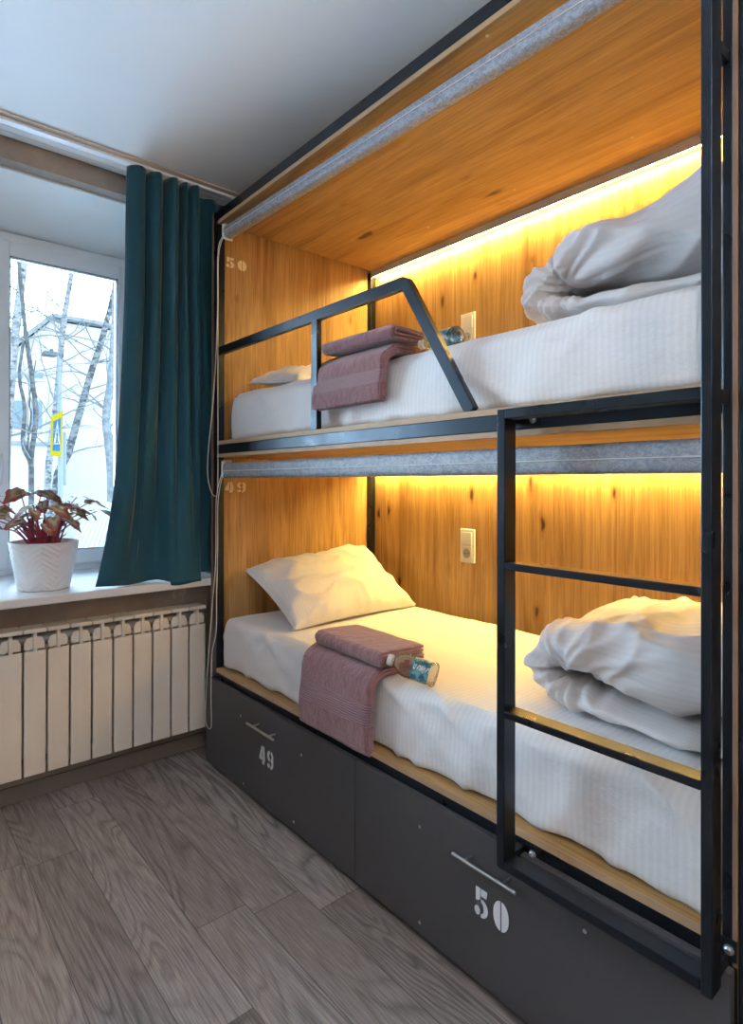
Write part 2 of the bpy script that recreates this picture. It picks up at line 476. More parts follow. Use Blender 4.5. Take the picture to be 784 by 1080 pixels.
# radiator ------------------------------------------------------------------
rad = thing('radiator', 'cream sectional radiator with ten visible columns below the window sill', 'radiator', (-.4, 2.16, 0))
Wd = .0795
for i in range(12):
    x1 = .012 - i*Wd; x0 = x1-Wd; c = (x0+x1)/2
    q = MB()
    q.box((x0+.003, 2.118, .135), (x1-.003, 2.128, .598), .0045, 3)            # front plate
    q.box((c-.006, 2.120, .59), (c+.006, 2.150, .672), .002)                    # neck rib
    q.box((x0+.0015, 2.116, .664), (x1-.0015, 2.20, .680), .004, 2)             # top cap
    for sgn in (-1, 1):
        q.poly([(c+sgn*.005, 2.132, .602), (c+sgn*.034, 2.132, .602), (c+sgn*.034, 2.132, .625), (c+sgn*.026, 2.132, .643), (c+sgn*.005, 2.132, .648)], (0, .004, 0))
    q.box((c-.003, 2.127, .14), (c+.003, 2.20, .60))                            # core fin
    for k in (-1, 1): q.box((c+k*.024-.002, 2.127, .15), (c+k*.024+.002, 2.195, .59))
    q.box((x0+.010, 2.195, .15), (x1-.010, 2.20, .60))
    q.build('section', M['rad'], rad)
mm = MB(); mm.tube([(.011-12*Wd, 2.162, .632), (.014, 2.162, .632)], .021, 14); mm.tube([(.011-12*Wd, 2.162, .165), (.014, 2.162, .165)], .021, 14)
mm.build('header_pipe', plain('radiator_header', (.30,.28,.27), .45), rad, True)
for x in (-.10, -.75):
    MB().box((x-.01, 2.20, .60), (x+.01, YW-.0003, .63)).build('wall_bracket', M['rad'], rad)

# ------------------------------------------------------------------ bunk bed
bunk = thing('bunk_bed', 'double bunk bed of oak boards in a black steel frame with lit alcoves', 'bunk bed', (0, 1.0, 0))
st = M['steel']
def part(name, a, b, mat, bev=.002): return MB().box(a, b, bev).build(name, mat, bunk)
Z0, Z1, Z2 = .43, 1.404, 2.354    # deck tops and roof-beam underside
part('post', (0, 1.993, .0), (.034, YL, Z2), st)
part('post', (0, .0066, .0), (.030, .0235, Z2), st)
part('post', (.872, 1.998, .0), (XB-.001, 2.029, 2.335), st)
part('post', (.872, .0066, .0), (XB-.001, .030, 2.335), st)
part('top_beam', (0, .0066, Z2), (.034, YL, 2.3935), st)
part('rail', (0, .0236, 1.3485), (.034, 1.9929, 1.388), st)
part('rail', (0, .0236, .373), (.034, 1.9929, .413), st)
MB().box((.0, YL, .0), (XB, YL+.016, 2.3935), .001).build('side_panel', M['wood_z'], bunk)
MB().box((-.0012, YL, .39), (0, YL+.016, 2.3935)).build('edge_band', M['brown_edge'], [c for c in bunk.children if c.name.startswith('side_panel')][-1])
MB().box((.0, -.0015, .0), (XB, .0066, 2.3935), .001).build('side_panel', M['wood_z'], bunk)
MB().box((-.0012, -.0015, .39), (0, .0066, 2.3935)).build('edge_band', M['brown_edge'], bpy.data.objects['side_panel.001'])
MB().box((-.0012, -.0015, 0), (0, .0066, .3895)).build('edge_band', st, bpy.data.objects['side_panel.001'])
MB().box((XB, -.0015, .0), (XB+.016, YL+.016, 2.3935), .001).build('back_panel', M['wood_z'], bunk)
# boards: each has a pale ply front edge
def board(name, z0, z1, x0=0, mat=M['wood_y']):
    o = MB().box((x0+.003, .0240, z0), (.8715, 1.9925, z1)).build(name, mat, bunk)
    MB().box((x0, .0240, z0), (x0+.003, 1.9925, z1)).build('edge_band', M['ply'], o)
    return o
board('deck_board', 1.3885, 1.404); board('deck_board', .4135, .430)
board('underside_board', 1.334, 1.348)
board('roof_board', 2.338, 2.3535)
part('back_beam', (.872, .0305, 1.349), (XB-.001, 1.9975, 1.388), st)
part('back_beam', (.872, .0305, .373), (XB-.001, 1.9975, .413), st)

# guard rail
gx0, gx1 = .002, .022
def band_path(mb, pts, w, x0, x1):
    """mitred flat tube following pts in (y,z); offset to both sides"""
    n = len(pts); Lp = []; Rp = []
    for i in range(n):
        p = Vector(pts[i]); a = (p-Vector(pts[i-1])).normalized() if i else None; b = (Vector(pts[i+1])-p).normalized() if i < n-1 else None
        if a is None: m = Vector((-b.y, b.x)); s = 1
        elif b is None: m = Vector((-a.y, a.x)); s = 1
        else:
            na = Vector((-a.y, a.x)); nb = Vector((-b.y, b.x)); m = (na+nb).normalized(); s = 1/m.dot(na)
        Lp.append(p + m*(w/2*s)); Rp.append(p - m*(w/2*s))
    pts3 = [(x0, q.x, q.y) for q in Lp] + [(x0, q.x, q.y) for q in reversed(Rp)]
    mb.poly(pts3, (x1-x0, 0, 0))
g = MB(); band_path(g, [(1.9925, 1.790), (.848, 1.7905), (.836, 1.785), (.826, 1.772), (.598, 1.4045)], .034, gx0, gx1)
bmesh.ops.bevel(g.bm, geom=[e for e in g.bm.edges if e.calc_length() > .06], offset=.0015, segments=2, affect='EDGES')
gr = g.build('guard_rail', st, bunk)
MB().box((gx0, 1.258, 1.4045), (gx1, 1.292, 1.7735), .0015).build('upright', st, gr)

# ladder
lx0, lx1 = -.082, -.040
g = MB()
g.box((lx0, .428, .378), (lx1, .449, 1.388), .002)                                   # window side stile
g.box((lx0, .0105, .372), (lx1, .0285, 2.50), .002)                                  # tall stile
g.box((lx0, .0285, 1.366), (lx1, .428, 1.388), .002)
g.box((lx0, .0285, .377), (lx1, .428, .397), .002)
lad = g.build('ladder', M['steel_ladder'], bunk)
for z in (1.035, .711): MB().box((lx0, .0286, z), (lx1, .4279, z+.016), .002).build('rung', M['steel_ladder'], lad)
def standoff(y, z, bz=None, plate_dir=-1):
    q = MB(); q.box((lx1, y-.010, z-.011), (-.0040, y+.010, z+.011), .002)
    q.box((-.0040, min(y+.012, y+plate_dir*.052), z-.017), (-.0005, max(y+.012, y+plate_dir*.052) if plate_dir > 0 else y+.012, z+.017), .001)
    b = q.build('bracket', M['steel_ladder'], lad)
    yb = y+plate_dir*.030
    h = MB(); Mx = Matrix.Translation((-.0040, yb, z)) @ Matrix.Rotation(-PI/2, 4, 'Y')
    h.lathe([(.0085, 0), (.0085, .0015), (.0062, .0020), (.0062, .006), (.0045, .0075), (.0030, .0075), (.0025, .005), (0, .005)], 16, Mx)
    h.build('bolt', M['zinc'], b, .6)
standoff(.438, 1.368); standoff(.438, .393)
def small_standoff(z):
    q = MB(); q.box((lx1, .0115, z-.012), (-.0005, .0275, z+.012), .002); return q.build('bracket', M['steel_ladder'], lad)
small_standoff(1.97); small_standoff(1.375)
b = small_standoff(.398)
q = MB(); q.box((-.006, -.0015, .40), (-.0005, .0235, .436), .001); q.build('lug', M['steel_ladder'], b)
h = MB(); h.lathe([(.0085, 0), (.0085, .0015), (.0062, .0020), (.0062, .006), (.0045, .0075), (0, .0075)], 16, Matrix.Translation((-.006, .0105, .4185)) @ Matrix.Rotation(-PI/2, 4, 'Y'))
h.build('bolt', M['zinc'], b, .6)

# LED profiles
for zt in (2.3375, 1.3335):
    q = MB(); q.box((.8675, .031, zt-.032), (.8715, 1.997, zt), .0005); q.box((.8715, .031, zt-.026), (.890, 1.997, zt))
    p_ = q.build('light_profile', M['alu'], bunk)
    box('edge_trim', (.8670, .031, zt-.0345), (.8705, 1.997, zt-.0325), M['ply'], p_)
    box('led_strip', (.873, .04, zt-.029), (.887, 1.99, zt-.027), M['led'], p_)

# roof screws
for x, y in ((.02, .563), (.717, .532), (.712, .981), (.704, 1.425), (.10, 1.55)):
    h = MB(); h.lathe([(.0045, 0), (.0045, -.0012), (.002, -.002), (0, -.0012)], 12, Matrix.Translation((x+.006, y, 2.338)))
    h.build('screw', M['nickel'], bunk)

# digits --------------------------------------------------------------------
def ell(cx, cy, rx, ry, a0, a1, n=18):
    return [(cx+rx*math.cos(math.radians(a0+(a1-a0)*i/n)), cy+ry*math.sin(math.radians(a0+(a1-a0)*i/n))) for i in range(n+1)]
def annulus(cx, cy, rx, ry, ix, iy, a0, a1):
    return ell(cx, cy, rx, ry, a0, a1) + ell(cx, cy, ix, iy, a1, a0)
DIG = {
 '0': [ell(.46, .5, .46, .5, 90, 270), ell(.54, .5, .46, .5, -90, 90)],
 '4': [[(.55,0),(.55,.16),(.47,.16),(.47,.0)][::-1], [(.0,.20),(.0,.34),(.36,1.0),(.50,1.0),(.50,.72),(.27,.34),(.50,.34),(.50,.20)], [(.56,0),(.56,1.0),(.82,1.0),(.82,.36),(.95,.36),(.95,.20),(.82,.20),(.82,0)]],
 '9': [annulus(.45, .69, .44, .31, .15, .15, 97, 263), annulus(.55, .69, .44, .31, .15, .15, -83, 83), [(.99,.60),(.99,.34)] + ell(.56, .33, .43, .33, 0, -95, 10) + [(.52,.13)] + ell(.56, .33, .13, .20, -85, 0, 8) + [(.69,.40)], ell(.24, .15, .20, .13, 0, 345, 16)],
 '5': [[(.12,.52),(.12,1.0),(.42,1.0),(.42,.62),(.30,.55)], [(.47,.74),(.47,1.0),(.90,1.0),(.84,.74)], [(.47,.50),(.47,.64)] + ell(.50, .32, .44, .32, 85, -90, 16) + [(.47,.0),(.47,.12)] + ell(.50, .32, .16, .20, -90, 85, 12), ell(.22, .18, .19, .16, 0, 345, 16)],
}
def digits(name, text, origin, ux, uz, ext, wdt, hgt, gap, mat, parent):
    """each digit polygons laid from origin (top-left corner) along ux, down -uz"""
    mb = MB(); o = Vector(origin); ux = Vector(ux); uz = Vector(uz); x = 0
    for ch in text:
        for pl in DIG[ch]:
            mb.poly([o + ux*(x+p[0]*wdt) + uz*(p[1]*hgt-hgt) for p in pl], ext)
        x += wdt+gap
    for f in mb.bm.faces: pass
    bmesh.ops.triangulate(mb.bm, faces=[f for f in mb.bm.faces if len(f.verts) > 4])
    return mb.build(name, mat, parent)
side = [c for c in bunk.children if c.name.startswith('side_panel')][0]
digits('number', '50', (.056, YL-.0004, 2.223), (1,0,0), (0,0,1), (0,-.0006,0), .044, .046, .014, M['paint_wood'], side)
digits('number', '49', (.056, YL-.0004, 1.228), (1,0,0), (0,0,1), (0,-.0006,0), .044, .046, .014, M['paint_wood'], side)

# drawers
def drawer(y0, y1, num, hy0, hy1, ny, nz, nw, nh, screws):
    d = MB(); d.box((-.022, y0, .027), (-.004, y1, .390), .0012)
    dr = d.build('drawer', M['drawer'], bunk)
    b = MB(); b.box((-.004, y0+.05, .05), (.80, y0+.062, .33)); b.box((-.004, y1-.062, .05), (.80, y1-.05, .33)); b.box((-.004, y0+.062, .05), (.80, y1-.062, .062)); b.box((.79, y0+.062, .062), (.80, y1-.062, .33))
    b.build('drawer_box', M['drawer'], dr)
    h = MB(); z = .3205
    h.tube([(-.052, hy0, z), (-.052, hy1, z)], .0045, 12)
    L = abs(hy1-hy0); lo = min(hy0, hy1)
    for t in (.2, .8): h.tube([(-.022, lo+L*t, z), (-.052, lo+L*t, z)], .004, 10)
    h.build('handle', M['nickel'], dr, .8)
    digits('number', num, (-.0222, ny, nz), (0,-1,0), (0,0,1), (-.0006,0,0), nw, nh, nw*.30, M['paint'], dr)
    for y, zz in screws:
        s = MB(); s.lathe([(.0045, 0), (.0045, .001), (.002, .0016), (0, .001)], 12, Matrix.Translation((-.022, y, zz)) @ Matrix.Rotation(-PI/2, 4, 'Y'))
        s.build('screw', M['nickel'], dr)
    return dr
drawer(1.0200, 2.046, '49', 1.632, 1.439, 1.587, .248, .043, .066, ((1.734,.309),(1.308,.305),(1.71,.052),(1.354,.059)))
drawer(.002, 1.0165, '50', .604, .418, .560, .255, .044, .068, ((.745,.312),(.745,.058),(.271,.308),(.20,.06)))
part('plinth', (.03, .024, 0), (.045, 1.993, .045), M['dark'])

# ------------------------------------------------------------------ roller blinds
def blind(zl, zr, label, cord_x, ytop, h, xc):
    root = thing('roller_blind', label, 'roller blind', (.03, 1.0, min(zl, zr)), 'rolled-up privacy blinds')
    y0, y1 = 1.978, .040
    P = []
    # flattened roll profile
    prof = []
    for i in range(28):
        a = 2*PI*i/28; c, s = math.cos(a), math.sin(a)
        prof.append((xc + math.copysign(abs(c)**.6, c)*.022, math.copysign(abs(s)**.55, s)*h/2))
    for t in range(41):
        f = t/40; y = y0+(y1-y0)*f; z = zl+(zr-zl)*f
        P.append([Vector((px_, y, z + pz_)) for px_, pz_ in prof])
    mb = MB(); vs = mb.grid(P, closed_v=True); mb.bm.faces.new(vs[0]); mb.bm.faces.new(vs[-1][::-1])
    mb.build('fabric_roll', M['blind'], root, .9)
    MB().tube([(xc-.0235, y0-.01, zl-.002), (xc-.0235, y1, zr-.002)], .0013, 6).build('hem_bar', M['cord'], root)
    b = MB(); b.box((xc-.026, y0, zl-.030), (xc+.024, y0+.0045, zl+.040), .003); b.box((xc-.020, y0-.012, zl+.030), (xc+.016, y0+.0045, zl+.044), .003)
    b.tube([(xc-.004, y0-.006, zl-.012), (xc-.004, y0+.006, zl-.012)], .019, 18)
    b.build('bracket', M['plastic'], root)
    b = MB(); b.box((xc-.026, y1-.0045, zr-.030), (xc+.024, y1, zr+.044), .003); b.build('bracket', M['plastic'], root)
    return root
def cord(root, pts):
    pts = catmull(pts, 90)
    MB().tube([Vector(p) for p in pts], .0018, 6).build('pull_cord', M['cord'], root, True)
b1 = blind(2.305, 2.252, 'grey marbled roller blind rolled up below the top beam, with cord loop', .02, 1.95, .052, .040)
cord(b1, [(.016,1.985,2.28), (-.008,1.975,2.20), (-.010,1.975,1.9), (-.018,1.99,1.60), (-.028,2.015,1.38), (-.030,2.02,1.26), (-.022,2.0,1.185), (-.012,1.975,1.17), (-.010,1.965,1.22), (-.008,1.968,1.40), (-.008,1.972,1.7), (-.008,1.97,2.0), (-.006,1.97,2.2), (.016,1.970,2.28)])
b2 = blind(1.278, 1.277, 'grey marbled roller blind rolled up above the lower berth, with cord loop', .02, 1.95, .066, .040)
cord(b2, [(.012,1.975,1.26), (-.012,1.975,1.15), (-.018,1.965,.9), (-.024,1.985,.70), (-.030,2.00,.52), (-.036,2.012,.35), (-.040,2.012,.22), (-.040,1.985,.186), (-.040,1.955,.21), (-.040,1.96,.33), (-.032,1.968,.50), (-.020,1.955,.60), (-.012,1.968,.75), (-.014,1.955,.95), (-.008,1.965,1.15), (.012,1.963,1.26)])

# ------------------------------------------------------------------ mattresses
def fbm(p, o=4):
    return noise.fractal(p, 1.0, 2.0, o)
def mattress(name, x0, x1, y0, y1, z0, z1, r, label, seed, group=None):
    c = Vector(((x0+x1)/2, (y0+y1)/2, (z0+z1)/2)); hx, hy, hz = (x1-x0)/2, (y1-y0)/2, (z1-z0)/2
    bm = bmesh.new()
    nx, ny, nz = 44, 110, 16
    def add_face_grid(fn, a, b):
        vs = [[bm.verts.new(fn(i/a*2-1, j/b*2-1)) for j in range(b+1)] for i in range(a+1)]
        for i in range(a):
            for j in range(b): bm.faces.new((vs[i][j], vs[i+1][j], vs[i+1][j+1], vs[i][j+1]))
    for s in (-1, 1):
        add_face_grid(lambda u, v: (u*hx, v*hy, s*hz), nx, ny)
        add_face_grid(lambda u, v: (s*hx, u*hy, v*hz), ny, nz)
        add_face_grid(lambda u, v: (u*hx, s*hy, v*hz), nx, nz)
    bmesh.ops.remove_doubles(bm, verts=bm.verts[:], dist=1e-5)
    rb = .014
    for v in bm.verts:
        p = v.co.copy()
        rz = r if p.z > 0 else rb
        q = Vector((max(-hx+r, min(hx-r, p.x)), max(-hy+r, min(hy-r, p.y)), max(-hz+rb, min(hz-r, p.z))))
        d = p-q
        nrm = d.normalized() if d.length > 1e-6 else Vector((0, 0, 1 if p.z > 0 else -1))
        if d.length > 1e-6:
            rr = r if p.z >= q.z else rb
            # equalised rounding
            e = Vector((d.x/r, d.y/r, d.z/(r if d.z > 0 else rb)))
            m = max(abs(e.x), abs(e.y), abs(e.z)); e = e.normalized()*m
            p = q + Vector((e.x*r, e.y*r, e.z*(r if d.z > 0 else rb)))
        w = p + c
        n = fbm(Vector((w.x*2.5, w.y*2.5, w.z*3+seed)), 3)*.008
        if abs(nrm.x) > .4 and p.x < 0:                               # front side: drapery
            t = (p.z+hz)/(2*hz)                                       # 0 bottom .. 1 top
            wr = 1-abs(noise.noise(Vector((w.y*7+w.z*5, w.z*3.0, seed*1.7))))
            n += (wr**5)*.019*(1.15-t) - .012
            wr2 = 1-abs(noise.noise(Vector((w.y*3.1-w.z*6, w.z*2.0, seed*2.9+5))))
            n += (wr2**7)*.021*(.4+t*.5)
            n += .007*math.sin(PI*min(1, t*1.2))
            if p.z < -hz+.03: n += .006*noise.noise(Vector((w.y*11, 0, seed)))
        if p.z >= hz-.001: n = n*.7 + .002*(1-abs(noise.noise(Vector((w.x*6, w.y*5, seed)))))**4*2
        if p.z <= -hz+.001: n = 0
        p = p + nrm*n
        p.z = max(p.z, -hz)
        if p.z < -hz+.05 and nrm.x < -.3: p.z += max(0, .007*noise.noise(Vector((w.y*6, 3, seed)))) * (1 if p.z < -hz+.02 else .6)
        p.x = max(min(p.x, hx+.004), -hx-.004); p.y = max(min(p.y, hy+.004), -hy-.004)
        v.co = p + c
    mb = MB(); mb.bm.free(); mb.bm = bm
    o = mb.build(name, M['sheet'], None, True)
    return tag(o, label, 'mattress', group)
mattress('mattress', .026, .860, .036, 1.985, .4305, .640, .035, 'lower berth mattress in a white striped fitted sheet', 2.3)
mattress('mattress', .045, .860, .036, 1.985, 1.4045, 1.607, .045, 'upper berth mattress in a white striped fitted sheet', 7.7)

# ------------------------------------------------------------------ pillows
def pillow(corners, puff_up, puff_dn, label, seed, zmin):
    BL, BR, TR, TL = [Vector(c) for c in corners]
    nu, nv = 56, 44
    nrm = (BR-BL).cross(TL-BL).normalized()
    if nrm.z < 0: nrm = -nrm
    def pt(u, v, side):
        # pull sides inwards between the pointed corners
        pu = .045*(1-(2*v-1)**2); pv = .055*(1-(2*u-1)**2)
        uu = .5+(u-.5)*(1-pu*1.2); vv = .5+(v-.5)*(1-pv*1.2)
        p = (BL*(1-uu)+BR*uu)*(1-vv) + (TL*(1-uu)+TR*uu)*vv
        a = max(0, 1-abs(2*u-1)**2.6); b = max(0, 1-abs(2*v-1)**2.6)
        t = (a*b)**.62
        edge = 1-t
        wr = (1-abs(noise.noise(Vector((u*5, v*5, seed)))))**6
        wr2 = noise.noise(Vector((u*3, v*3, seed+4)))
        rad = (1-abs(noise.noise(Vector((math.atan2(v-.5, u-.5)*3.2, 2, seed)))))**4*edge*(t > 0)
        h = t*(1+wr2*.22) + wr*.22*t**.5 + rad*.22 - .06
        q = p + nrm*(h*(puff_up if side > 0 else -puff_dn))
        if q.z < zmin: q.z = zmin + (q.z-zmin)*.02
        return q
    mb = MB()
    A = [[pt(i/nu, j/nv, 1) for j in range(nv+1)] for i in range(nu+1)]
    B_ = [[pt(i/nu, j/nv, -1) for j in range(nv+1)] for i in range(nu+1)]
    uvf = lambda a, b: (a/nu*.68, b/nv*.47)
    mb.grid(A, uvf); mb.grid(B_, uvf)
    bmesh.ops.remove_doubles(mb.bm, verts=mb.bm.verts[:], dist=3e-4)
    o = mb.build('pillow', M['pillowcase'], None, True)
    s = o.modifiers.new('s', 'SUBSURF'); s.levels = 1; s.render_levels = 1
    return tag(o, label, 'pillow')
pillow([(.125,1.575,.655), (.825,1.610,.652), (.800,1.985,.900), (.130,1.985,.842)], .105, .055, 'white pillow propped against the end panel of the lower berth', 1.2, .645)
pillow([(.120,1.560,1.625), (.800,1.580,1.625), (.800,1.960,1.735), (.125,1.955,1.665)], .085, .03, 'white pillow lying at the window end of the upper berth', 5.2, 1.613)

# ------------------------------------------------------------------ folded duvets
def duvet(path, halfs, xc, hw, label, seed, zmin, ytilt=0):
    n = 120; pc = catmull(path, n); hs = catmull([(h, 0) for h in halfs], n)
    nc = 96
    P = []
    for i in range(n):
        t = i/(n-1)
        a = np.array(pc[max(i-1, 0)]); b = np.array(pc[min(i+1, n-1)]); d = (b-a)/np.linalg.norm(b-a); nn = np.array([-d[1], d[0]])
        h = hs[i][0]
        endf = min(1, min(t, 1-t)/.035)**.5 if t in (0, 1) or min(t, 1-t) < .035 else 1
        row = []
        for k in range(nc):
            an = 2*PI*k/nc; c, s = math.cos(an), math.sin(an)
            ex = math.copysign(abs(c)**.62, c); ez = math.copysign(abs(s)**.82, s)
            x = xc + ex*hw*(1+.04*noise.noise(Vector((t*4, 0, seed))))*(.9+.1*endf)
            off = ez*h*endf
            y = pc[i][0] + nn[0]*off; z = pc[i][1] + nn[1]*off
            w = Vector((x, y, z))
            lumps = noise.noise(Vector((x*5, y*6, z*4+seed)))*.022
            # long soft creases radiating from the fold
            q = Vector((x*3.0 + z*6, y*3.2 - z*5, seed*2+z*4))
            wr = (1-abs(noise.noise(q)))**5
            q2 = Vector((x*8 - y*5, y*6 + z*9, seed+9))
            wr2 = (1-abs(noise.noise(q2)))**6
            bend = math.exp(-((t-.5)/.16)**2)
            q3 = Vector((x*17 + math.sin(z*9), y*2.2, z*2.0+seed))
            wr3 = (1-abs(noise.noise(q3)))**3
            dsp = lumps + wr*.022 + wr2*.015 - .015 - bend*(1-wr3)*.014
            cy_, cz_ = pc[n//2]; cy_ -= .085
            phi = math.atan2(z-cz_, y-cy_); rr_ = math.hypot(z-cz_, y-cy_)
            fan = (1-abs(noise.noise(Vector((phi*2.6, rr_*3, seed*3.1)))))**4 - .35
            dsp += fan*.026*math.exp(-(rr_/.20)**2)*(1 if x < xc else .6)
            # outward = combination of section directions
            ow = Vector((ex*.6*(abs(ex)**3), nn[0]*ez, nn[1]*ez))
            if ow.length > 0: ow.normalize()
            w += ow*dsp*endf*min(1, h/.05)
            w.z -= 0
            if w.z < zmin: w.z = zmin + (w.z-zmin)*.03
            row.append(w)
        P.append(row)
    mb = MB(); vs = mb.grid(P, lambda a, b: (b/nc*1.6, a/n*1.3), closed_v=True)
    mb.bm.faces.new(vs[0]); mb.bm.faces.new(vs[-1])
    o = mb.build('folded_duvet', M['duvet'], None, True)
    s = o.modifiers.new('s', 'SUBSURF'); s.levels = 1; s.render_levels = 1
    return tag(o, label, 'duvet')
duvet([(.045,.668), (.16,.670), (.30,.680), (.42,.692), (.495,.715), (.525,.757), (.485,.798), (.41,.806), (.30,.803), (.17,.800), (.050,.800)],
      [.022, .026, .032, .044, .056, .066, .070, .080, .096, .108, .114], .510, .335, 'thick white duvet folded over at the ladder end of the lower berth', 3.1, .644)
duvet([(.045,1.645), (.16,1.646), (.30,1.652), (.42,1.662), (.50,1.680), (.535,1.722), (.495,1.765), (.42,1.780), (.30,1.785), (.17,1.795), (.050,1.800)],
      [.028, .028, .030, .036, .046, .058, .064, .072, .092, .108, .118], .480, .335, 'thick white duvet folded over at the ladder end of the upper berth', 8.4, 1.611)

# ------------------------------------------------------------------ towels
def slab(mb, path, th, yl, yr, upath):
    """rounded terry slab following path in (x,z); yl/yr functions of t giving side edges"""
    n = len(path); ff = [0, .004, .014, .03, .06] + [.06+.88*i/9 for i in range(1, 9)] + [.94, .97, .986, .996, 1]; m = len(ff)-1
    P = []
    for i in range(n):
        a = np.array(path[max(i-1, 0)]); b = np.array(path[min(i+1, n-1)]); d = (b-a)/max(1e-9, np.linalg.norm(b-a)); nn = np.array([-d[1], d[0]])
        t = i/(n-1); e = min(1, min(i, n-1-i)/2+.8)
        y0, y1 = yl(t), yr(t); row = []
        for s in (1, -1):
            for k in range(m+1):
                f = ff[k] if s > 0 else 1-ff[k]
                ed = min(1, min(f, 1-f)/.03); hh = th/2*(.35+.65*math.sqrt(1-(1-ed)**2))*e
                y = y0+(y1-y0)*f
                jit = noise.noise(Vector((y*14, t*7, th*99)))*.0025
                row.append(Vector((path[i][0]+nn[0]*(s*hh+jit), y, path[i][1]+nn[1]*(s*hh+jit))))
        P.append(row)
    vs = mb.grid(P, lambda a, b: (upath(a/(n-1)), b/30), closed_v=True)
    mb.bm.faces.new(vs[0]); mb.bm.faces.new(vs[-1])
def draped_towel(zt, zb, xin, y0, y1, xf, label, skew=0):
    mb = MB()
    for k, (dt, db) in enumerate(((0, .012), (.009, .004), (.018, -.004), (.027, .0))):
        zs = zt-.022; ctrl = [(xin, zt+dt), (xin*.7, zt+dt), (.065, zt+dt+.001), (xf+.030, zt+dt-.002), (xf-dt*.6+.004, zs+dt*.5), (xf-dt*.75, zs*.7+zb*.3), (xf-dt*.9-.003, zs*.35+zb*.65), (xf-dt*.8, zb+db)]
        path = [tuple(p) for p in catmull(ctrl, 34)]
        slab(mb, path, .0088, lambda t, k=k: y0+skew*t-.0015*k*(1 if k < 3 else -1), lambda t, k=k: y1+skew*t+.002*k*(1 if k < 3 else -.5), lambda a: a)
    o = mb.build('towel', M['towel'], None, True)
    return tag(o, label, 'towel')
def rolled_towel(z0, x0, x1, y0, y1, label, th=.050, rot=0):
    """towel folded flat into a long pad; the layers show at its ends"""
    mb = MB(); h = th/2; zc = z0+h
    cx = (x0+x1)/2; hx = (x1-x0)/2
    def ufold(hh, xa, xb, tt, ya, yb, ua):
        """one folded layer: along the bottom, round the front edge, back along the top"""
        pts = [(xb, zc-hh), ((xa+xb)/2, zc-hh)]
        for i in range(9):
            a = -PI/2 - PI*i/8; pts.append((xa+hh + hh*math.cos(a)*1.0, zc + hh*math.sin(a)))
        pts += [((xa+xb)/2, zc+hh+.001), (xb, zc+hh-.003)]
        slab(mb, [tuple(p) for p in catmull(pts, 60)], tt, ya, yb, ua)
    ufold(h-.005, x0, x1, .0100, lambda t: y0+.004*math.sin(t*9), lambda t: y1, lambda a: .05+a*.5)
    ufold(h-.0145, x0+.011, x1-.004, .0085, lambda t: y0-.005+.003*math.sin(t*7), lambda t: y1-.004, lambda a: .1+a*.5)
    if h > .021: ufold(.0045, x0+.022, x1-.002, .0070, lambda t: y0+.003, lambda t: y1-.006, lambda a: a*.5)
    c = Vector((cx, (y0+y1)/2, 0))
    bmesh.ops.rotate(mb.bm, verts=mb.bm.verts[:], cent=c, matrix=Matrix.Rotation(rot, 3, 'Z'))
    o = mb.build('towel', M['towel'], None, True)
    return tag(o, label, 'towel')
draped_towel(.6485, .425, .17, .945, 1.300, -.004, 'mauve terry towel draped over the front edge of the lower berth', .012)
rolled_towel(.683, .000, .175, .920, 1.265, 'mauve terry towel folded into a pad beside the lower bottle', .046, -.04)
draped_towel(1.6155, 1.470, .19, .925, 1.275, .028, 'mauve terry towel draped over the front edge of the upper berth', .012)
rolled_towel(1.650, .010, .150, .900, 1.235, 'mauve terry towel folded into a pad on the upper berth', .040, .02)

